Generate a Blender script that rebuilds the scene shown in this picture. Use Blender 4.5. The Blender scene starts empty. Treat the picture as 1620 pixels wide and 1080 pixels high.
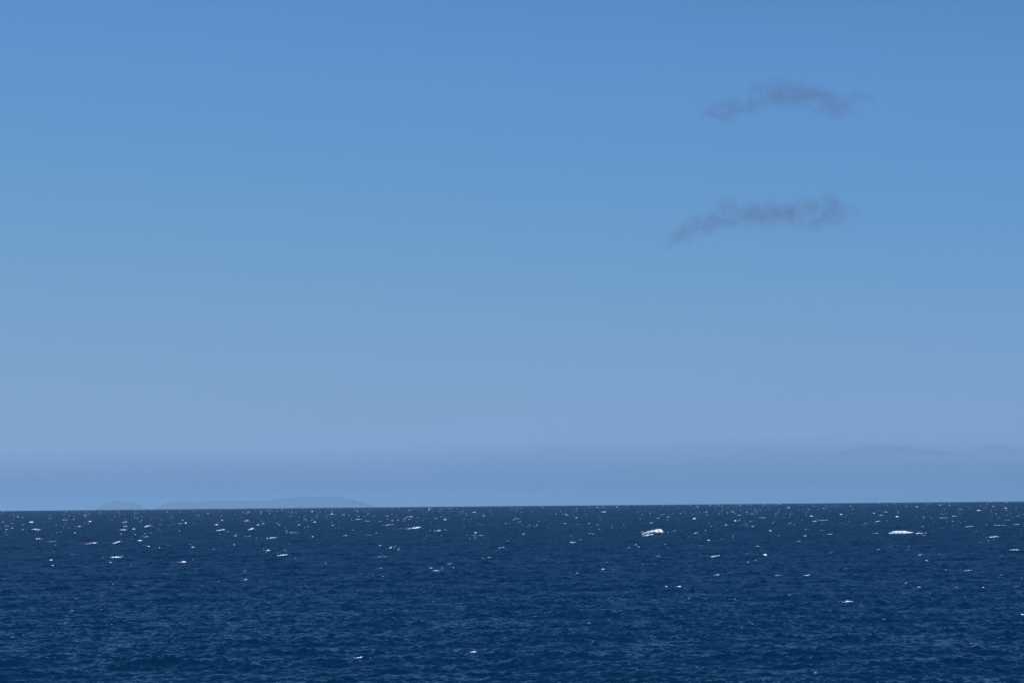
import bpy, math, random
import numpy as np
from mathutils import Matrix, Vector

# ------------------------------------------------------------------ camera
scene = bpy.context.scene
coll = scene.collection
CAM_Z = 16.0                       # on a low cliff above the sea
RE = 6371000.0                     # the sea follows the curve of the earth
FPX = 3150.0                       # focal length in pixels of a 1620 px wide frame (70 mm)
PITCH = math.degrees(math.atan2(253.0, FPX))
ROLL = -0.53
cam_data = bpy.data.cameras.new('camera')
cam_data.sensor_width = 36.0
cam_data.lens = 70.0
cam_data.clip_start = 0.5
cam_data.clip_end = 300000.0
cam = bpy.data.objects.new('camera', cam_data)
coll.objects.link(cam)
CAM_M = (Matrix.Translation((0, 0, CAM_Z))
         @ Matrix.Rotation(math.radians(90 + PITCH), 4, 'X')
         @ Matrix.Rotation(math.radians(ROLL), 4, 'Z'))
cam.matrix_world = CAM_M
scene.camera = cam
CR = np.array(CAM_M.to_3x3())


def ray(px, py):
    """unit direction through a point of the 1620 x 1080 frame"""
    d = CR @ np.array([(px - 810.0) / FPX, -(py - 540.0) / FPX, -1.0])
    return d / np.linalg.norm(d)


# ------------------------------------------------------------------ sky and sun
SUN_EL, SUN_AZ = 42.0, 148.0       # behind the camera, to the right
world = bpy.data.worlds.new('World')
scene.world = world
world.use_nodes = True
wn, wl = world.node_tree.nodes, world.node_tree.links
sky = wn.new('ShaderNodeTexSky')
sky.sky_type = 'NISHITA'
sky.sun_disc = False
sky.sun_elevation = math.radians(SUN_EL)
sky.sun_rotation = math.radians(SUN_AZ)
sky.altitude = 0
sky.air_density = 1.0
sky.dust_density = 0.3
sky.ozone_density = 3.0
scale_in = wn.new('ShaderNodeVectorMath'); scale_in.operation = 'SCALE'
scale_in.inputs['Scale'].default_value = 0.1
curves = wn.new('ShaderNodeRGBCurve')
scale_out = wn.new('ShaderNodeVectorMath'); scale_out.operation = 'SCALE'
scale_out.inputs['Scale'].default_value = 10.0
SKY_R = [(0, 0), (.074, .018), (.142, .052), (.216, .106), (.303, .133), (.455, .178), (.58, .204), (.70, .221), (1, .27)]
SKY_G = [(0, 0), (.127, .085), (.24, .172), (.357, .270), (.477, .314), (.644, .356), (.74, .368), (1, .40)]
SKY_B = [(0, 0), (.25, .345), (.50, .535), (.54, .552), (.575, .592), (.65, .610), (.755, .595), (1, .61)]
for ch, pts in enumerate((SKY_R, SKY_G, SKY_B)):
    c = curves.mapping.curves[ch]
    while len(c.points) < len(pts):
        c.points.new(0.5, 0.5)
    for p, (x, y) in zip(c.points, pts):
        p.location = (x, y)
curves.mapping.update()
wl.new(sky.outputs[0], scale_in.inputs[0])
wl.new(scale_in.outputs[0], curves.inputs['Color'])
wl.new(curves.outputs[0], scale_out.inputs[0])
wl.new(scale_out.outputs[0], wn['Background'].inputs['Color'])
wn['Background'].inputs['Strength'].default_value = 0.1

sun_data = bpy.data.lights.new('sun', 'SUN')
sun_data.energy = 3.5
sun_data.angle = math.radians(0.53)
sun_data.color = (1.0, 0.985, 0.96)
sun = bpy.data.objects.new('sun', sun_data)
coll.objects.link(sun)
sd = Vector((math.cos(math.radians(SUN_EL)) * math.sin(math.radians(SUN_AZ)),
             math.cos(math.radians(SUN_EL)) * math.cos(math.radians(SUN_AZ)),
             math.sin(math.radians(SUN_EL))))
sun.rotation_euler = sd.to_track_quat('Z', 'Y').to_euler()
sun.location = (0, 0, 400)

scene.view_settings.view_transform = 'Standard'
scene.view_settings.look = 'None'
scene.view_settings.exposure = 0.0
scene.view_settings.gamma = 1.0
scene.view_settings.use_curve_mapping = False
scene.render.engine = 'CYCLES'
scene.cycles.use_denoising = True
scene.cycles.max_bounces = 6
scene.cycles.volume_bounces = 1
scene.cycles.volume_max_steps = 256


# ------------------------------------------------------------------ helpers
def mesh_object(name, verts, faces, mat, parent=None, smooth=True):
    verts = np.asarray(verts, np.float32)
    me = bpy.data.meshes.new(name)
    if isinstance(faces, np.ndarray):
        n, k = faces.shape
        me.vertices.add(len(verts)); me.vertices.foreach_set('co', verts.ravel())
        me.loops.add(n * k); me.loops.foreach_set('vertex_index', faces.astype(np.int32).ravel())
        me.polygons.add(n)
        me.polygons.foreach_set('loop_start', np.arange(0, n * k, k, dtype=np.int32))
        me.update(calc_edges=True)
        me.validate()
    else:
        me.from_pydata(verts.tolist(), [], faces)
        me.update()
    if smooth:
        me.polygons.foreach_set('use_smooth', np.ones(len(me.polygons), dtype=bool))
    me.materials.append(mat)
    o = bpy.data.objects.new(name, me)
    coll.objects.link(o)
    o.parent = parent
    return o


def tag(o, label=None, category=None, group=None, kind=None):
    for k, v in (('label', label), ('category', category), ('group', group), ('kind', kind)):
        if v:
            o[k] = v
    return o


class Nodes:
    def __init__(self, mat):
        self.n, self.l = mat.node_tree.nodes, mat.node_tree.links

    def new(self, t, **kw):
        nd = self.n.new(t)
        for k, v in kw.items():
            setattr(nd, k, v)
        return nd

    def put(self, sock, v):
        if isinstance(v, bpy.types.NodeSocket):
            self.l.new(v, sock)
        elif v is not None:
            sock.default_value = v

    def math(self, op, a, b=None, c=None, clamp=False):
        nd = self.new('ShaderNodeMath', operation=op, use_clamp=clamp)
        for s, v in zip(nd.inputs, (a, b, c)):
            self.put(s, v)
        return nd.outputs[0]

    def vmath(self, op, a, b=None, scale=None):
        nd = self.new('ShaderNodeVectorMath', operation=op)
        self.put(nd.inputs[0], a)
        if b is not None:
            self.put(nd.inputs[1], b)
        if scale is not None:
            self.put(nd.inputs['Scale'], scale)
        return nd.outputs[0]

    def noise(self, vec, scale, detail=2.0, rough=0.5):
        nd = self.new('ShaderNodeTexNoise')
        self.put(nd.inputs['Vector'], vec)
        nd.inputs['Scale'].default_value = scale
        nd.inputs['Detail'].default_value = detail
        nd.inputs['Roughness'].default_value = rough
        return nd

    def smooth(self, v, a, b, c=0.0, d=1.0):
        nd = self.new('ShaderNodeMapRange', interpolation_type='SMOOTHSTEP')
        self.put(nd.inputs['Value'], v)
        for k, x in zip(('From Min', 'From Max', 'To Min', 'To Max'), (a, b, c, d)):
            nd.inputs[k].default_value = x
        return nd.outputs[0]


def material(name):
    m = bpy.data.materials.new(name)
    m.use_nodes = True
    return m, Nodes(m), m.node_tree.nodes['Principled BSDF']


# ------------------------------------------------------------------ materials
WIND = math.radians(-24)            # crests run a little up to the right of the view


def sea_material():
    m, N, b = material('sea_water')
    geo = N.new('ShaderNodeNewGeometry')
    rot = N.new('ShaderNodeVectorRotate', rotation_type='Z_AXIS')
    N.put(rot.inputs['Vector'], geo.outputs['Position'])
    rot.inputs['Angle'].default_value = WIND
    slopes = None
    # wavelets too small for the mesh: slope fields, longer along the crests
    for sc, amp, stretch, det in SEA_RIPPLES:
        p = N.vmath('MULTIPLY', rot.outputs[0], (sc / stretch, sc, 0.02 * sc))
        nz = N.noise(p, 1.0, det, 0.6)
        v = N.vmath('SUBTRACT', nz.outputs['Color'], (0.5, 0.5, 0.5))
        v = N.vmath('MULTIPLY', v, (amp * 0.7, amp, 0.0))
        slopes = v if slopes is None else N.vmath('ADD', slopes, v)
    # gusts: rougher and smoother patches
    gust = N.noise(N.vmath('MULTIPLY', rot.outputs[0], (0.009, 0.022, 0.0)), 1.0, 3.0, 0.55)
    g = N.smooth(gust.outputs['Fac'], 0.3, 0.7, 0.8, 1.2)
    slopes = N.vmath('SCALE', slopes, scale=g)
    slopes = N.vmath('ADD', slopes, (0.0, -0.155, 0.0))     # the steep lee faces look at the shore
    nrm = N.vmath('NORMALIZE', N.vmath('ADD', geo.outputs['Normal'], slopes))
    N.put(b.inputs['Normal'], nrm)
    b.inputs['Base Color'].default_value = SEA_BODY + (1,)
    # waves too far off to be told apart only roughen the water
    far = N.smooth(N.math('LOGARITHM', N.new('ShaderNodeVectorMath', operation='LENGTH').outputs[1], 10.0), 2.1, 3.05)
    N.l.new(geo.outputs['Position'], [n for n in N.n if n.type == 'VECT_MATH' and n.operation == 'LENGTH'][0].inputs[0])
    N.put(b.inputs['Roughness'], N.math('MULTIPLY_ADD', far, 0.27, 0.15))
    b.inputs['Specular IOR Level'].default_value = 0.5
    b.inputs['IOR'].default_value = 1.333
    return m


SEA_BODY = (0.0004, 0.0182, 0.044)
SEA_RIPPLES = ((0.14, 0.42, 1.5, 2.0), (0.6, 0.42, 1.5, 2.0), (1.8, 0.65, 1.3, 2.0), (5.0, 0.75, 1.2, 2.0))
MAT_SEA = sea_material()

MAT_FOAM, N, b = material('sea_foam')
tc = N.new('ShaderNodeNewGeometry')
nz = N.noise(tc.outputs['Position'], 2.3, 4.0, 0.65)
cr = N.new('ShaderNodeValToRGB')
cr.color_ramp.elements[0].position = 0.32
cr.color_ramp.elements[0].color = (0.62, 0.74, 0.80, 1)
cr.color_ramp.elements[1].position = 0.56
cr.color_ramp.elements[1].color = (0.87, 0.92, 0.94, 1)
N.l.new(nz.outputs['Fac'], cr.inputs['Fac'])
N.l.new(cr.outputs['Color'], b.inputs['Base Color'])
bump = N.new('ShaderNodeBump')
bump.inputs['Strength'].default_value = 0.5
bump.inputs['Distance'].default_value = 0.1
N.l.new(nz.outputs['Fac'], bump.inputs['Height'])
N.l.new(bump.outputs[0], b.inputs['Normal'])
b.inputs['Roughness'].default_value = 0.75

MAT_THIN, N, b = material('thin_foam_film')
b.inputs['Base Color'].default_value = (0.34, 0.51, 0.63, 1)
b.inputs['Roughness'].default_value = 0.6

MAT_ISLAND, N, b = material('island_scrub_and_rock')
tc = N.new('ShaderNodeNewGeometry')
nz = N.noise(tc.outputs['Position'], 0.004, 6.0, 0.6)
cr = N.new('ShaderNodeValToRGB')
cr.color_ramp.elements[0].position = 0.40
cr.color_ramp.elements[0].color = (0.020, 0.028, 0.024, 1)
cr.color_ramp.elements[1].position = 0.62
cr.color_ramp.elements[1].color = (0.075, 0.070, 0.068, 1)
N.l.new(nz.outputs['Fac'], cr.inputs['Fac'])
N.l.new(cr.outputs['Color'], b.inputs['Base Color'])
b.inputs['Roughness'].default_value = 0.95


def even_volume(name, density, color, g=0.0):
    m = bpy.data.materials.new(name)
    m.use_nodes = True
    N = Nodes(m)
    N.n.remove(N.n['Principled BSDF'])
    v = N.new('ShaderNodeVolumePrincipled')
    v.inputs['Color'].default_value = color + (1,)
    v.inputs['Density'].default_value = density
    v.inputs['Anisotropy'].default_value = g
    N.l.new(v.outputs[0], N.n['Material Output'].inputs['Volume'])
    return m


def cloud_material(name, curve_pts, half_len, ry, rz_max, density, seed, color, g, fine=1.0):
    """soft broken cloud: density follows a bent spine (x -> height, radius) and fractal noise"""
    m = bpy.data.materials.new(name)
    m.use_nodes = True
    N = Nodes(m)
    N.n.remove(N.n['Principled BSDF'])
    tc = N.new('ShaderNodeTexCoord')
    # swirl the coordinates
    warp = N.noise(N.vmath('ADD', tc.outputs['Object'], (seed, 0, 0)), 1.0 / (rz_max * 1.5), 4.0, 0.62)
    wv = N.vmath('SCALE', N.vmath('SUBTRACT', warp.outputs['Color'], (0.5, 0.5, 0.5)), scale=rz_max * 1.5)
    pos = N.vmath('ADD', tc.outputs['Object'], wv)
    sep = N.new('ShaderNodeSeparateXYZ')
    N.put(sep.inputs[0], pos)
    xn = N.math('MULTIPLY_ADD', sep.outputs[0], 0.5 / half_len, 0.5, clamp=True)

    def fcurve(pts):
        nd = N.new('ShaderNodeFloatCurve')
        c = nd.mapping.curves[0]
        while len(c.points) < len(pts):
            c.points.new(0.5, 0.5)
        for p, (x, y) in zip(c.points, pts):
            p.location = (x, y)
            p.handle_type = 'AUTO_CLAMPED'
        nd.mapping.update()
        N.put(nd.inputs['Value'], xn)
        return nd.outputs[0]
    zc = N.math('MULTIPLY_ADD', fcurve([(p[0], p[1]) for p in curve_pts]), 2 * half_len, -half_len)
    rz = N.math('MULTIPLY', fcurve([(p[0], p[2]) for p in curve_pts]), rz_max)
    rz = N.math('MAXIMUM', rz, 0.5)
    a = N.math('DIVIDE', N.math('SUBTRACT', sep.outputs[2], zc), rz)
    bb = N.math('DIVIDE', sep.outputs[1], ry)
    d = N.math('ADD', N.math('MULTIPLY', a, a), N.math('MULTIPLY', bb, bb))
    shape = N.math('SUBTRACT', 1.0, d, clamp=True)
    nz = N.noise(N.vmath('ADD', tc.outputs['Object'], (seed * 3.1, seed, 0)), 1.0 / (rz_max * fine), 6.0, 0.64)
    lump = N.smooth(nz.outputs['Fac'], 0.44, 0.60)
    ends = N.math('MULTIPLY', N.smooth(xn, 0.0, 0.14), N.smooth(xn, 1.0, 0.86))
    dens = N.math('MULTIPLY', N.math('MULTIPLY', N.math('MULTIPLY', shape, ends), lump), density)
    v = N.new('ShaderNodeVolumePrincipled')
    v.inputs['Color'].default_value = color + (1,)
    v.inputs['Anisotropy'].default_value = g
    N.put(v.inputs['Density'], dens)
    N.l.new(v.outputs[0], N.n['Material Output'].inputs['Volume'])
    return m


# ------------------------------------------------------------------ the sea
rng = np.random.default_rng(7)


def wave_tile(L, n, lam_peak, lam_min, lam_max, rms, wind, spread=2, seed=1):
    r = np.random.default_rng(seed)
    k1 = np.fft.fftfreq(n, L / n) * 2 * np.pi
    kx, ky = np.meshgrid(k1, k1, indexing='ij')
    k = np.hypot(kx, ky); k[0, 0] = 1
    kp = 2 * np.pi / lam_peak
    S = k ** -4 * np.exp(-1.25 * (kp / k) ** 2)
    S *= (k > 2 * np.pi / lam_max) * np.exp(-(k * lam_min / (2 * np.pi)) ** 4)
    # the waves run along the wind: crests lie across it
    c = (kx * np.sin(wind) + ky * np.cos(wind)) / k
    S *= np.abs(c) ** spread + 0.04
    S[0, 0] = 0
    h = np.fft.ifft2(np.sqrt(S) * (r.standard_normal((n, n)) + 1j * r.standard_normal((n, n)))).real
    return h * (rms / h.std())


def sample(tile, L, x, y):
    n = tile.shape[0]
    u = (x / L * n) % n; v = (y / L * n) % n
    i = np.floor(u).astype(int) % n; j = np.floor(v).astype(int) % n
    fu = u - np.floor(u); fv = v - np.floor(v)
    i2 = (i + 1) % n; j2 = (j + 1) % n
    return ((tile[i, j] * (1 - fv) + tile[i, j2] * fv) * (1 - fu)
            + (tile[i2, j] * (1 - fv) + tile[i2, j2] * fv) * fu)


T1 = wave_tile(400, 1024, 7, 1.2, 24, 0.10, WIND, 1.3, 11)
T2 = wave_tile(131, 1024, 1.7, 0.6, 4, 0.060, WIND + 0.25, 0.3, 12)
T3 = wave_tile(2100, 1024, 26, 8, 120, 0.13, WIND + 0.4, 3, 13)

# a fan of vertices: fine over the view, wider to the sides and beyond
DENSE = math.radians(17.5)
th_d = np.linspace(-DENSE, DENSE, 640)
side = DENSE + np.cumsum(np.linspace(0.07, 2.6, 42)) * math.radians(1.0)
TH = np.concatenate([-side[::-1], th_d, side])
rows = list(np.linspace(14, 140, 60, endpoint=False))
r_ = 140.0


def row_step(r):
    return 0.28 * r / 140.0 if r < 450 else 0.9 * (r / 450.0) ** 1.07 * min(1.0 + (r - 450) / 900.0, 1.5)


while r_ < 17500:
    rows.append(r_)
    r_ += row_step(r_)
RR = np.array(rows)
TG, RG = np.meshgrid(TH, RR)                  # rows x columns
XG, YG = RG * np.sin(TG), RG * np.cos(TG)
HG = sample(T1, 400, XG, YG) + sample(T3, 2100, XG, YG)
ca, sa = math.cos(0.6), math.sin(0.6)
HG += sample(T2, 131, XG * ca - YG * sa, XG * sa + YG * ca) * np.clip(1.6 - RG / 1500, 0.0, 1.0)
HG += 0.8 * (HG * HG - 0.03)                  # peaked crests, flat troughs
ZG = HG - RG ** 2 / (2 * RE)


def th_index(t):
    return np.interp(t, TH, np.arange(len(TH)))


def first_hit(px, py):
    """distance and azimuth at which the ray through a frame point first meets the water"""
    d = ray(px, py)
    t = math.atan2(d[0], d[1])
    el = d[2] / math.hypot(d[0], d[1])
    c = int(round(float(th_index(t))))
    ang = (ZG[:, c] - CAM_Z) / RR
    hit = np.nonzero(ang >= el)[0]
    hit = hit[RR[hit] > 60]
    if len(hit) == 0:
        return None
    return RR[hit[0]], t


def sea_z(x, y):
    r = np.hypot(x, y); t = np.arctan2(x, y)
    fi = np.clip(np.interp(r, RR, np.arange(len(RR))), 0, len(RR) - 1.001)
    fj = np.clip(th_index(t), 0, len(TH) - 1.001)
    i = fi.astype(int); j = fj.astype(int); fu = fi - i; fv = fj - j
    return ((ZG[i, j] * (1 - fv) + ZG[i, j + 1] * fv) * (1 - fu)
            + (ZG[i + 1, j] * (1 - fv) + ZG[i + 1, j + 1] * fv) * fu)


# ------------------------------------------------------------------ whitecaps seen one by one
# x, y, width, height in the photograph's pixels; shape: c crest, r rising to the right, s thin streak,
# b round blob, h hooked crest, A arched breaker, F flat-topped breaker
CAPS = '''27.5 817 5 2 c;49 825 8 3 c;56 836.7 17 3 c;10 831 5 2 c;19.5 834.5 3 2 b;107 834 6 2 c;125.5 832 8 3 c
142.5 824 6 2.5 c;103 822 11 1.5 s;197.5 825 8 3 r;198 832 7 2 c;195 837.3 13 2.5 c;212 836 6 2.5 c;233 831 12 5 h
10.7 845 3 3 b;12.5 850.5 8 1.5 s;62 851.5 12 3 c;85 856 22 1 s;143 858.5 20 4 r;184 856.5 12 6 r;230 848.5 8 4 r
222 854.5 12 3 c;235 863.3 4 3 b;183 880.5 20 3.5 c;193 879 5 2 c;112 876.7 6 2 c;80.5 885 5 3 b;174.5 889 4 2 b
58 865 5 2 r;24 877 5 1 s;83.5 893.5 4 2 b;258 838 7 1.5 s;294 826.5 3 3 b;285 827.5 7 1.5 s;389 823 9 2 r
351 822.5 4 2 c;349.5 837.3 15 3.5 r;359 840.5 8 1.5 s;397 835.7 9 5 r;342.5 829.5 8 3 c;408 829.5 6 2 c
416 827.5 5 2 c;461.5 815.7 10 1.2 s;498 825 4 3 b;526.5 830.3 4 2 b;525.5 812.3 6 2 c;462 842 23 1.5 s
430 849.8 18 3 r;495.5 848.5 9 2.5 c;450 834 6 1.5 s;473 829.5 5 2 c;422 870 11 5 h;446.5 877 17 4 r;380 871.7 6 1.5 s
289 888 13 4 c;308 884 7 2 r;305 858 3 2 b;508 873.5 6 2 c;530 885 12 1.5 s;298 860.5 10 1 s;567.5 820.7 11 2 s
543.7 813.5 4 2 c;581 823.5 8 1.2 s;602 824 5 2 c;615.5 829.3 14 3 r;654.5 834 23 5 r;691.5 838.7 12 4 r;704.5 837.5 6 3 c
704 821 5 3 c;648.5 816.7 10 1.2 s;690 819.5 8 1.2 s;558 838 4 2 c;546 846.3 7 2.5 r;583.5 845.8 11 1.5 s;594.5 843 4 2 r
754.5 846.3 20 2 s;752.5 842 5 2 c;617 865.5 6 5 r;601 862 4 2 c;605.5 879.8 16 1.5 s;793 865.5 10 2 r;813 862.5 8 4 c
804 855.3 10 1 s;794 889.8 4 2 c;818 820 9 1.5 s;822.5 824.5 5 2 c;837.5 833.5 9 2 c;829 844 6 2.5 c;897 814.2 4 2 c
911.5 818.2 4 2 c;955 809 8 2 c;894 827.5 6 2 c;915.5 828.7 6 1.5 s;932 827.5 4 2 c;935 843.8 10 2 c;906 857 11 2.5 c
1032 842 34 9 A;998.5 833 10 1.5 s;1031.5 826.5 10 1 s;1041 819 5 2 c;1057 817 5 2 c;1045 824.5 4 1.5 c;997.5 865 9 3 r
1010 864.5 5 2 c;938 872 12 2 r;1041 879.5 9 1.2 s;1077.5 839.3 5 1.5 c;1086.5 818.7 5 2 c;1098 819.5 5 4 b;1169 814.5 12 1.5 s
1190 812.3 17 1 s;1204.5 818.5 14 2 s;1163 823 4 3 b;1148.5 829.7 5 2 c;1116 839 4 2 c;1101 842.5 7 2 r;1090 849 6 3 c
1121 854 4 3 b;1218.5 838.5 5 3 c;1273.5 843.3 5 3 b;1274 847 7 2 c;1248 802.5 4 2 c;1284 815.7 6 3 c;1288.5 823.8 8 2.5 c
1302 822.5 18 1.5 s;1331 813 5 2.5 c;1317 844.3 20 1.2 s;1249.5 827.5 5 1.5 s;1171.5 851.7 8 1.2 s;1131 878.5 16 4 r
1210 876.8 6 5 b;1287.5 886 6 3 r;1329 884 7 2 r;1315 873.5 6 1.2 s;1263 855.5 8 1.5 s;1400.5 809 6 3 c;1419.5 816.5 6 3 c
1382.5 811 4 2 c;1393 814.5 8 1.5 s;1388 824 9 3 r;1367.5 829.8 8 2 c;1432 834 9 3 r;1425 842 38 5.2 F;1463 843 14 3 c
1384 842.8 11 1.5 s;1400.5 846.5 4 1.5 c;1509.5 816 7 3 c;1492 818.5 18 1.5 s;1548 806.7 7 3 c;1520.5 826.5 10 1.5 s
1534 832 16 2 r;1576 830.4 34 1.2 s;1612 829 18 1.3 s;1571 848.3 17 4 h;1549.5 857 8 2 c;1605 869 17 2.5 c;1456.5 877 8 2.5 c
1465.5 886.5 8 3 c;1390 868.3 5 1.2 s;1603 842.5 4 1.5 c;1591 803 6 2 c;1487 798 5 2 c;1450 801 4 2 c
386 902.5 5 2.5 r;378 904.5 8 2 s;388 915.8 7 2.5 r;348 919 10 1 s;120 946.5 3 1.5 b;38.5 1004 5 1.5 c;20 1007 5 1.5 s
103 985 5 1.5 c;141 988 3 1.5 b;165 963 10 1 s;115 965.5 6 1 s;411.5 921 8 2 c;414.5 983.3 5 1.2 s;562.5 932 5 1.5 c
527 934.3 3 2 b;572 1038.5 20 3.5 r;749 1030 9 5 b;778.5 1030.5 7 1 s;690 902 13 2 c;714 901.5 8 1.5 s;605 898 12 1.5 s
598 911 20 1.2 s;747.5 948 5 1.5 c;729 958 3 1.5 b;530 1054 3 1.5 b;954.5 899.5 7 2 c;972.5 899.7 6 1.5 s;911 906 9 2 r
1099 892.5 6 2 c;1134 908.5 10 3 r;1155 906 6 1.5 r;1074 926.7 8 3.5 c;1054 927 4 2 b;1010 963 3.5 3 b;974 967.5 4 1.2 s
1098 945.5 20 1.2 s;1158 947 12 1.5 s;1040 965.5 8 1.5 s;1204 1076 8 2 r;1276 909 10 3 r;1284 905.5 4 2 b;1230 909 12 2 r
1253 940.5 30 1.2 s;1400 902.5 6 2 c;1495.5 901 6 2.5 r;1531 901.5 12 2 r;1451.5 928 10 2.5 r;1513.5 928.8 9 2.5 c
1555.5 928.7 6 2 c;1338.5 950.5 20 6 h;1430 921.7 12 1 s;1472 938.5 3 1.5 b;1614 914.5 6 1.5 c;1609 926.7 8 1.2 s
1617 971 5 3 b;1279 1052.5 4 1.5 c;1316 1050 3 2 b;1290 1063.5 5 3 b;1320 1006 12 1.5 r'''
caps = []
for tok in CAPS.replace('\n', ';').split(';'):
    a_ = tok.split()
    if len(a_) == 5:
        caps.append((float(a_[0]), float(a_[1]), float(a_[2]), float(a_[3]), a_[4]))


def spine(kind, u):
    """height of the foam's centre line along the crest, u in -1..1, in units of its height"""
    if kind == 'r':
        return 0.45 * u
    if kind == 'h':
        return np.where(u < 0.3, 0.5 * (u - 0.3) / 1.3 * 1.5 + 0.25, 0.25 - 0.1 * (u - 0.3))
    if kind == 'A':
        return np.interp(u, [-1, -.75, -.4, 0, .5, .85, 1], [-.26, -.08, .12, .27, .30, .24, .12])
    if kind == 'F':
        return np.interp(u, [-1, -.8, -.55, 0, 1], [-.30, -.10, .02, 0, .05])
    return 0.12 * (1 - u * u)


def thickness(kind, u, n):
    if kind == 'A':
        t = np.interp(u, [-1, -.75, -.4, 0, .5, .85, 1], [.05, .13, .17, .40, .48, .42, .10]) * (0.55 + 0.9 * n)
    elif kind == 'F':
        t = np.interp(u, [-1, -.8, -.55, -.1, .3, .7, 1], [.12, .45, .92, .95, .75, .45, .10]) * (0.65 + 0.65 * n)
    elif kind == 'b':
        t = 0.9 * np.clip(1 - u * u, 0, 1) ** 0.8 * (0.35 + 0.9 * n)
    elif kind == 's':
        t = 0.9 * np.clip(1 - u * u, 0, 1) ** 0.7 * (0.25 + 1.2 * n)
    elif kind in 'rh':
        t = 0.5 * np.clip(1 - u ** 4, 0, 1) * (0.45 + 1.1 * n)
    else:
        t = 0.85 * np.clip(1 - np.abs(u) ** 2.4, 0, 1) * np.exp(-(u * 1.1) ** 2 * 0.8) * (0.45 + 1.0 * n)
    return t


def smooth_noise(u, freq, r):
    k = np.linspace(-1.2, 1.2, max(3, int(freq)))
    return np.interp(u, k, r.random(len(k)))


# raise the water under each whitecap into the little wave that is breaking
placed = []
for (px, py, w, h, kind) in caps:
    hit = first_hit(px, py + 0.5 * h)
    if hit is None:
        continue
    r0, t0 = hit
    placed.append((px, py, w, h, kind, r0, t0))
for (px, py, w, h, kind, r0, t0) in placed:
    wm, hm = w * r0 / FPX, h * r0 / FPX
    sig = max((3.8 if kind in 'AF' else 2.2) * hm, 1.3 * row_step(r0), 0.5)
    i0, i1 = np.searchsorted(RR, [r0 - 0.5 * sig, r0 + 5 * sig])
    dth = 1.8 * wm / r0
    j0, j1 = np.searchsorted(TH, [t0 - dth, t0 + dth])
    if i1 <= i0 or j1 <= j0:
        continue
    dr = RG[i0:i1, j0:j1] - r0 - 1.1 * sig
    u = (TG[i0:i1, j0:j1] - t0) * r0 / (0.5 * wm)
    uc = np.clip(u, -1, 1)
    H = hm * (0.5 + spine(kind, uc) - (0.08 if kind in 'scb' else 0.36 if kind == 'A' else 0.12))
    ZG[i0:i1, j0:j1] += np.maximum(H, 0) * np.exp(-(dr / sig) ** 2) * np.exp(-np.maximum(np.abs(u) - 0.9, 0) ** 2 * 6)

nr, nc = ZG.shape
verts = np.stack([XG, YG, ZG], -1).reshape(-1, 3)
idx = np.arange(nr * nc).reshape(nr, nc)
quads = np.stack([idx[:-1, :-1], idx[:-1, 1:], idx[1:, 1:], idx[1:, :-1]], -1).reshape(-1, 4)
sea = mesh_object('sea', verts, quads, MAT_SEA)
tag(sea, 'deep blue choppy open sea reaching to the slightly tilted horizon', kind='structure')


# ------------------------------------------------------------------ foam geometry
def foam_ridge(V, F, x0, y0, z0, ax, ay, wm, hm, kind, r, nu, gaps):
    """ragged ridge of foam: five points across, nu along; gaps break it into clots"""
    u = np.linspace(-1, 1, nu)
    n = smooth_noise(u, nu * (0.7 if nu < 30 else 0.3), r)
    t = np.maximum(thickness(kind, u, n), 0.04) * hm
    zc = spine(kind, u) * hm + hm * 0.5 + (smooth_noise(u, nu * 0.4, r) - 0.5) * hm * 0.16
    for _ in range(gaps):
        k = r.integers(1, nu - 1)
        t[k:k + 1 + r.integers(0, 2)] *= 0.15
    dep = (0.35 + 0.5 * smooth_noise(u, nu * 0.5, r)) * max(hm, 0.10 * wm)
    base = len(V)
    nx, ny = -ay, ax                               # away from the viewer
    for k in range(nu):
        x = x0 + ax * u[k] * wm / 2; y = y0 + ay * u[k] * wm / 2
        jit = (r.random(5) - 0.5) * t[k] * (0.35 if nu < 30 else 0.12)
        for q, (dv, dz) in enumerate(((-1.0, -0.5), (-0.75, 0.05), (-0.15, 0.5), (0.6, 0.15), (1.1, -0.7))):
            V.append((x + nx * dv * dep[k], y + ny * dv * dep[k], z0 + zc[k] + dz * t[k] + (jit[q] if 0 < q < 4 else 0)))
    for k in range(nu - 1):
        a0 = base + 5 * k
        for q in range(4):
            F.append((a0 + q, a0 + 5 + q, a0 + 6 + q, a0 + 1 + q))
        F.append((a0 + 4, a0 + 9, a0 + 5, a0))
    e0 = base + 5 * (nu - 1)
    F.append(tuple(base + q for q in range(5)))
    F.append(tuple(e0 + q for q in range(4, -1, -1)))


def foam_fleck(V, F, x, y, z, s, hz, r):
    b0 = len(V)
    a = r.random() * 3
    for q in range(4):
        V.append((x + s * math.cos(a + q * 1.571) * (0.6 + 0.6 * r.random()), y + s * math.sin(a + q * 1.571), z + hz * 0.3 * r.random()))
    V.append((x + s * 0.3 * (r.random() - 0.5), y, z + hz)); V.append((x, y, z - hz * 0.6))
    for q in range(4):
        p, p2 = b0 + q, b0 + (q + 1) % 4
        F.append((p, p2, b0 + 4)); F.append((p2, p, b0 + 5))


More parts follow.
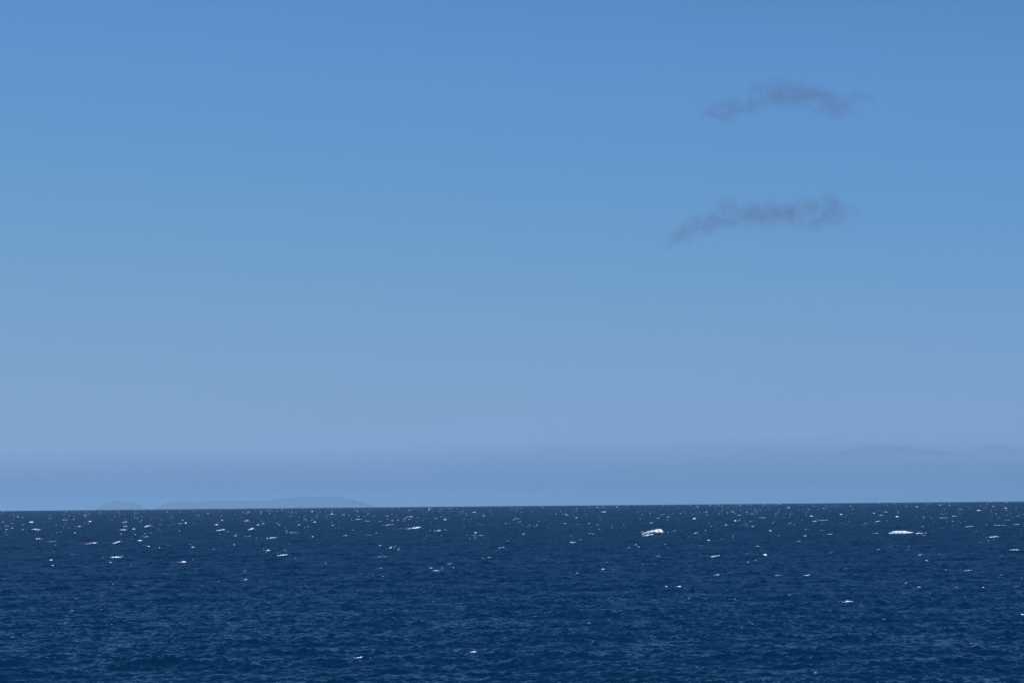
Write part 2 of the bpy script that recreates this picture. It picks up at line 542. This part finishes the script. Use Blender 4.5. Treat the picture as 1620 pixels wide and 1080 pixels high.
def whitecap(px, py, w, h, kind, r0, t0, seed):
    r = np.random.default_rng(seed)
    wm, hm = w * r0 / FPX, h * r0 / FPX
    if kind not in 'AF':
        hm *= 0.64
    rb = r0 + 0.3 * max(2.2 * hm, 1.3 * row_step(r0), 0.5)
    x0, y0 = rb * math.sin(t0), rb * math.cos(t0)
    z0 = CAM_Z + r0 * (ray(px, py + 0.5 * h)[2] / math.hypot(*ray(px, py + 0.5 * h)[:2]))
    yaw = -t0 + (r.random() - 0.5) * 0.35
    ax, ay = math.cos(yaw), math.sin(yaw)
    V, F = [], []
    big = kind in 'AF'
    nu = 44 if big else int(np.clip(w * 1.3, 7, 22))
    foam_ridge(V, F, 0, 0, 0, ax, ay, wm, hm, kind, r, nu, 0 if kind in 'bAF' else max(1, int(w / 6)))
    o = mesh_object('whitecap', V, F, MAT_FOAM if (kind != 's' and h > 1.5) or r.random() < 0.3 else MAT_THIN)
    o.location = (x0, y0, z0)
    lips = []
    if kind == 'A':      # second lip of foam running down the left flank
        lips = [(-0.25 * wm * ax, -0.25 * wm * ay - 1.0 * hm, -0.22 * hm, ax, ay, wm * 0.56, hm * 0.50, 'r', r, 20, 2),
                (-0.34 * wm * ax, -0.34 * wm * ay - 1.6 * hm, -0.22 * hm, ax, ay, wm * 0.36, hm * 0.34, 's', r, 14, 1)]
    if kind == 'F':
        lips = [(0.7 * wm, 0.1, -0.05 * hm, ax, ay, wm * 0.5, hm * 0.35, 's', r, 14, 2)]
    for lip in lips:
        v2, f2 = [], []
        foam_ridge(v2, f2, *lip)
        mesh_object('foam_lip', v2, f2, MAT_FOAM, o)
    if big:                      # clots and spray thrown off the crest
        v2, f2 = [], []
        for _ in range(70):
            uu = r.uniform(-1.05, 1.0)
            zz = (0.5 + float(spine(kind, np.array(uu))) + r.normal() * 0.16) * hm
            s = hm * r.uniform(0.03, 0.09)
            foam_fleck(v2, f2, uu * wm / 2 * ax, uu * wm / 2 * ay - r.uniform(0.0, 1.4) * hm, zz, s, s, r)
        tag(mesh_object('spray', v2, f2, MAT_FOAM, o), kind='stuff')
    for _ in range(int(4 + w * 0.35) if kind != 'b' else 3):      # loose flecks round it
        fu = r.normal() * 0.42
        fx = fu * wm * ax; fy = fu * wm * ay - r.random() * hm * 1.5
        s = hm * r.uniform(0.10, 0.24) * (1.0 if not big else 0.5)
        foam_fleck(SPECK_V, SPECK_F, x0 + fx, y0 + fy, z0 + hm * r.uniform(0.15, 0.75), s, s * 0.7, r)
    return o


SPECK_V, SPECK_F = [], []


# -- labels: what the cap looks like and which landmark it lies under
def horizon_y(x):
    return 807.0 - 15.0 * x / 1620.0


ZONES = [(-50, 75, 'at left edge'), (75, 150, 'left of small island'), (150, 238, 'below small island'),
         (238, 410, "below long island's plateau"), (410, 590, "below long island's hump"), (590, 700, 'right of long island'),
         (700, 850, 'at mid frame'), (850, 990, 'left of arched breaker'), (990, 1085, "in arched breaker's column"),
         (1085, 1190, 'right of arched breaker'), (1190, 1300, 'below the clouds'), (1300, 1400, 'left of flat breaker'),
         (1400, 1475, "in flat breaker's column"), (1475, 1560, 'right of flat breaker'), (1560, 1700, 'at right edge')]
BANDS = [(0, 13, 'hard under horizon'), (13, 26, 'close under horizon'), (26, 45, 'in far sea'), (45, 75, 'in middle sea'),
         (75, 120, 'in nearer sea'), (120, 200, 'in near foreground'), (200, 400, 'at bottom')]
SHAPES = {'c': 'white crest', 'r': 'slanting crest', 's': 'thin streak', 'b': 'round puff', 'h': 'hooked crest', 't': 'tiny fleck'}
NUM = ('zero one two three four five six seven eight nine ten eleven twelve thirteen fourteen fifteen sixteen '
       'seventeen eighteen nineteen twenty').split()
ORD = ['leftmost'] + [q + ' from left' for q in ('second third fourth fifth sixth seventh eighth ninth tenth eleventh twelfth '
       'thirteenth fourteenth fifteenth sixteenth seventeenth eighteenth nineteenth twentieth').split()]


def label_all(items):
    """items: (object, x, y, shape); the label says shape, place and order among its likes"""
    keyed = {}
    for it in items:
        dy = it[2] - horizon_y(it[1])
        z = next(q[2] for q in ZONES if q[0] <= it[1] < q[1])
        bd = next((q[2] for q in BANDS if q[0] <= dy < q[1]), 'hard under horizon')
        keyed.setdefault((it[3], z, bd), []).append(it)
    for (kind, z, bd), its in keyed.items():
        its.sort(key=lambda q: q[1])
        for q, it in enumerate(its):
            if kind == 'A':
                lab = 'big arched white breaker, the tallest patch of foam on the sea'
            elif kind == 'F':
                lab = 'long flat-topped white breaker, the widest patch of foam on the sea'
            else:
                lab = SHAPES[kind] + ' of foam ' + z + ' ' + bd
                if len(its) == 2:
                    lab += ', ' + ('left' if q == 0 else 'right') + ' of two'
                elif len(its) > 2:
                    lab += ', ' + ORD[q] + ' of ' + NUM[len(its)]
            tag(it[0], lab, 'whitecap', GROUP)


GROUP = 'whitecaps scattered over the sea'
cap_items = []
for n_, c_ in enumerate(placed):
    cap_items.append((whitecap(*c_, seed=100 + n_), c_[0], c_[1], c_[4]))

# -- smaller flecks: the largest ones each by itself, the uncountable rest as one mass
r = np.random.default_rng(31)
flecks = []
centres = [(r.uniform(-250, 1870), r.exponential(30)) for _ in range(230)]
while len(flecks) < 2100:
    if r.random() < 0.55:
        cx, cd = centres[r.integers(len(centres))]
        x = cx + r.normal() * 20; d = cd + r.normal() * 1.8
    else:
        x = r.uniform(-250, 1870); d = r.exponential(20) if r.random() < 0.86 else r.uniform(20, 270)
    if d < 0.6 or d > 275:
        continue
    w = min(0.8 + r.gamma(1.3, 1.0) * (0.6 + min(d, 40) / 50), 7.0)
    h = min(0.25 + r.gamma(1.8, 0.20) * (0.7 + min(d, 40) / 60), 1.6)
    flecks.append((x, horizon_y(x) + d, w, h))
flecks.sort(key=lambda q: -q[2] * q[3])
inview = [f for f in flecks if 2 < f[0] < 1618 and 5 < f[1] - horizon_y(f[0])]
single = set(map(id, inview[:max(0, 298 - len(placed))]))
V, F = SPECK_V, SPECK_F
FILM_V, FILM_F = [], []
for f in flecks:
    hit = first_hit(f[0], f[1] + 0.3 * f[3])
    if hit is None:
        continue
    r0, t0 = hit
    wm, hm = f[2] * r0 / FPX, f[3] * r0 / FPX
    x0, y0 = r0 * math.sin(t0), r0 * math.cos(t0)
    d = ray(f[0], f[1] + 0.5 * f[3])
    z0 = CAM_Z + r0 * d[2] / math.hypot(d[0], d[1])
    yaw = -t0 + (r.random() - 0.5) * 0.4
    kd = 'csrc'[r.integers(4)]
    args = (math.cos(yaw), math.sin(yaw), wm, hm, kd, r, int(np.clip(f[2] * 1.4, 4, 9)), 1 if f[2] > 3 else 0)
    if id(f) in single:
        v2, f2 = [], []
        foam_ridge(v2, f2, 0, 0, 0, *args)
        o = mesh_object('whitecap', v2, f2, MAT_FOAM if r.random() < 0.5 else MAT_THIN)
        o.location = (x0, y0, z0)
        cap_items.append((o, f[0], f[1], 't'))
    else:
        (foam_ridge(V, F, x0, y0, z0, *args) if r.random() < 0.40 else foam_ridge(FILM_V, FILM_F, x0, y0, z0, *args))
label_all(cap_items)
o = mesh_object('foam_specks', V, F, MAT_FOAM)
tag(o, 'countless specks of white foam over the sea, thickest towards the horizon', 'sea foam', kind='stuff')
o = mesh_object('foam_film', FILM_V, FILM_F, MAT_THIN)
tag(o, 'countless faint grey traces of spent foam over the sea', 'sea foam', kind='stuff')


# ------------------------------------------------------------------ islands
def island(profile, dist, depth, label, seed):
    """terrain whose skyline is given as (frame x, pixels above the horizon)"""
    xs = np.array([p[0] for p in profile], float); ps = np.array([p[1] for p in profile], float)
    r = np.random.default_rng(seed)
    nu, nv = 150, 40
    px = np.linspace(xs[0], xs[-1], nu)
    pp = np.interp(px, xs, ps)
    pp = np.convolve(np.pad(pp, 2, 'edge'), np.ones(5) / 5, 'valid')
    pp = pp + np.clip(pp / 6, 0, 1) * 0.8 * (smooth_noise(np.linspace(-1, 1, nu), nu / 5, r) - 0.5)
    ztop = np.array([CAM_Z + dist * (ray(x, horizon_y(x) - p)[2] / ray(x, horizon_y(x) - p)[1]) for x, p in zip(px, pp)])
    X = np.array([dist * ray(x, 800)[0] / ray(x, 800)[1] for x in px])
    sea0 = -dist ** 2 / (2 * RE) - 20
    v = np.linspace(-1, 1, nv)
    crest = 0.25 * np.sin(np.linspace(0, 9, nu) + seed)
    prof = np.clip(1 - np.abs((v[None, :] - crest[:, None]) / (1.0 + np.abs(crest[:, None]))) ** 1.6, 0, 1)
    nz = sum(r.standard_normal((nu, nv)) * 0 + np.sin(np.linspace(0, f * 11, nu)[:, None] + r.random() * 6 + f * 3 * v[None, :] + 2 * np.sin(f * 2 * v[None, :]))
             / f for f in (1, 2.3, 4.1, 7.7))
    Z = sea0 + (ztop - sea0)[:, None] * prof * (1 - 0.10 * np.clip(nz, 0, 2) * (1 - prof))
    ends = np.clip(np.minimum(np.arange(nu), nu - 1 - np.arange(nu)) / 18.0, 0.05, 1) ** 0.5
    Y = dist + v[None, :] * depth * ends[:, None]
    XX = X[:, None] * Y / dist * np.ones((1, nv))
    idx = np.arange(nu * nv).reshape(nu, nv)
    q = np.stack([idx[:-1, :-1], idx[1:, :-1], idx[1:, 1:], idx[:-1, 1:]], -1).reshape(-1, 4)
    base = np.array([X.mean(), dist, sea0])
    o = mesh_object('island', np.stack([XX, Y, Z], -1).reshape(-1, 3) - base, q, MAT_ISLAND)
    o.location = base
    return tag(o, label, 'island', 'islands on the horizon')


island([(148, -2), (151, 0), (155, 3), (160, 6), (165, 9), (170, 11), (176, 12.7), (182, 13.5), (190, 13), (200, 12), (210, 10.3),
        (218, 8), (226, 4.8), (233, 1.5), (238, -2)], 89000, 800,
       'small hazy dome-shaped island on the horizon at far left', 3)
island([(236, -2), (241, 1), (250, 5), (260, 8.2), (272, 11), (285, 12.2), (300, 11.4), (320, 11.3), (340, 12), (362, 12.3), (380, 12),
        (398, 11), (410, 10.6), (420, 11.5), (435, 13.3), (450, 15), (465, 16.4), (480, 17.6), (492, 17.8), (503, 16.8), (514, 17.4),
        (527, 18.1), (538, 17), (550, 14.3), (562, 11), (575, 7), (586, 3.8), (598, 1), (606, -2)], 88000, 1400,
       'long hazy island with a low left half and a humped right end', 5)


# ------------------------------------------------------------------ clouds
def cloud_object(name, pts, dist, ry_scale, density, seed, label, color=(0.77, 0.75, 0.80), g=0.6, group=None, fine=1.0):
    """pts: spine in frame pixels (x, y, half thickness)"""
    P = np.array(pts, float)
    cx = 0.5 * (P[0, 0] + P[-1, 0]); cy = P[:, 1].mean()
    d = ray(cx, cy)
    origin = np.array([0, 0, CAM_Z]) + d * dist
    s = dist / FPX                                     # metres per pixel there
    half = 0.5 * (P[-1, 0] - P[0, 0]) * s
    rmax = P[:, 2].max() * s
    curve = [((p[0] - P[0, 0]) / (P[-1, 0] - P[0, 0]), 0.5 + ((cy - p[1]) * s) / (2 * half), p[2] * s / rmax) for p in P]
    ry = rmax * ry_scale
    m = cloud_material(name + '_vapour', curve, half, ry, rmax, density, seed, color, g, fine)
    V, F = [], []
    xs = np.linspace(-1.06, 1.06, 30)
    nsec = 18
    r = np.random.default_rng(int(seed))
    for x in xs:
        f = (x + 1) / 2
        zc = (np.interp(f, [c[0] for c in curve], [c[1] for c in curve]) - 0.5) * 2 * half
        rz = np.interp(f, [c[0] for c in curve], [c[2] for c in curve]) * rmax
        rz = (rz + 0.35 * rmax) * (1 if abs(x) < 1.05 else 0.4)
        for q in range(nsec):
            a = 2 * math.pi * q / nsec
            k = 1.12 + 0.10 * (r.random() - 0.5)
            V.append((x * half, math.cos(a) * ry * 1.1 * (1 if abs(x) < 1.05 else 0.5), zc + math.sin(a) * rz * k))
    n = len(xs)
    for i in range(n - 1):
        for q in range(nsec):
            q2 = (q + 1) % nsec
            F.append((i * nsec + q, i * nsec + q2, (i + 1) * nsec + q2, (i + 1) * nsec + q))
    F.append(tuple(range(nsec))[::-1]); F.append(tuple((n - 1) * nsec + q for q in range(nsec)))
    o = mesh_object(name, V, F, m)
    o.location = origin
    o.rotation_euler = (0, math.radians(-0.0), -math.atan2(d[0], d[1]))
    return tag(o, label, 'cloud', group)


SKYG = 'small thin clouds high in the sky'
cloud_object('cloud', [(1095, 180, 4), (1118, 177, 8), (1150, 173, 13), (1180, 166, 15), (1200, 152, 24), (1225, 147, 27), (1250, 151, 23), (1275, 154, 23),
                       (1300, 162, 21), (1320, 170, 19), (1338, 175, 15), (1350, 178, 9), (1362, 180, 4)], 7600, 3.0, 0.0050, 3.7,
             'upper thin grey wisp of cloud with a humped middle', group=SKYG)
cloud_object('cloud', [(1342, 150, 3), (1356, 152, 9), (1372, 156, 9), (1388, 160, 3)], 7600, 2.5, 0.0075, 9.3,
             'tiny faint scrap of cloud at the right of the upper cloud', group=SKYG)
cloud_object('cloud', [(1030, 388, 4), (1052, 381, 8), (1075, 371, 14), (1095, 362, 15), (1125, 348, 20), (1155, 338, 24), (1185, 342, 23), (1215, 338, 27),
                       (1245, 340, 24), (1275, 340, 30), (1305, 336, 30), (1325, 340, 24), (1350, 346, 13), (1370, 352, 4)], 10300, 3.0, 0.0032, 21.4,
             'lower thin grey cloud, ragged and rising from its left tip', group=SKYG, fine=0.7)
LOWG = 'faint low clouds along the top of the far cloud bank'
for pts, lab, sd in (
        ([(852, 718, 2), (868, 716, 4), (884, 713, 6), (900, 715, 4), (914, 717, 2)], 'small faint low cloud near mid frame on top of the far bank', 5.1),
        ([(1178, 711, 2), (1190, 710, 4), (1204, 711, 4), (1220, 713, 2)], 'tiny faint low cloud below the two upper clouds', 8.2),
        ([(1310, 717, 2), (1345, 714, 6), (1385, 711, 9), (1425, 711, 9), (1470, 715, 6), (1515, 718, 2)], 'wide flat faint low cloud above the flat breaker', 14.7),
        ([(1552, 706, 2), (1566, 706, 6), (1582, 709, 7), (1600, 712, 5), (1616, 713, 2)], 'small faint low cloud at the right edge of the sky', 17.9)):
    cloud_object('cloud', pts, 100000, 4.0, 0.0003, sd, lab, color=(0.62, 0.72, 0.92), g=0.5, group=LOWG)

# the far bank of cloud and murk that darkens the sky just over the horizon
def cloud_bank():
    dist, s = 125000.0, 125000.0 / FPX
    r = np.random.default_rng(77)
    X = np.linspace(-80000, 80000, 160)
    top_px = 97 + 5 * np.sin(X / 18000 + 1.0) + 3 * np.sin(X / 7400) + 1.5 * np.sin(X / 3000 + 2)
    top_px = np.where(X > 0, top_px + 4 * np.clip(X / 32000, 0, 1), top_px)
    V, F = [], []
    sec = [(-1.0, 0.0), (-1.0, 0.50), (-0.72, 0.64), (-0.30, 0.84), (0.0, 1.0), (0.30, 0.84), (0.72, 0.64), (1.0, 0.50), (1.0, 0.0)]
    zb = -2000.0
    for x, tp in zip(X, top_px):
        zt = CAM_Z + (tp - 6.4) * s
        for (v, k) in sec:
            V.append((x * (1 + 0.08 * v), dist + v * 18000, zb + (zt - zb) * k))
    n, k = len(X), len(sec)
    for i in range(n - 1):
        for q in range(k - 1):
            F.append((i * k + q, (i + 1) * k + q, (i + 1) * k + q + 1, i * k + q + 1))
        F.append((i * k + k - 1, (i + 1) * k + k - 1, (i + 1) * k, i * k))
    F.append(tuple(range(k))); F.append(tuple((n - 1) * k + q for q in range(k))[::-1])
    base = np.array([0, dist, zb])
    o = mesh_object('cloud_bank', np.array(V) - base, F, even_volume('far_murk', BANK_DENSITY, BANK_COLOR, 0.3))
    o.location = base
    tag(o, 'broad faint slate-blue bank of far cloud along the whole horizon', 'cloud bank')


BANK_DENSITY, BANK_COLOR = 2.3e-5, (0.44, 0.76, 1.0)
cloud_bank()

# ------------------------------------------------------------------ haze
HAZE_DENSITY, HAZE_COLOR = 1.85e-5, (0.38, 0.65, 0.92)
x1, ya, yb, za, zb = 52000, -3000, 95000, -700, 345
V = [(-x1, ya, za), (x1, ya, za), (x1, yb, za), (-x1, yb, za), (-x1, ya, zb), (x1, ya, zb), (x1, yb, zb), (-x1, yb, zb)]
F = [(3, 2, 1, 0), (4, 5, 6, 7), (0, 1, 5, 4), (1, 2, 6, 5), (2, 3, 7, 6), (3, 0, 4, 7)]
haze = mesh_object('haze', V, F, even_volume('sea_haze', HAZE_DENSITY, HAZE_COLOR, -0.2), smooth=False)
tag(haze, 'thin blue haze in the air over the sea', kind='stuff')
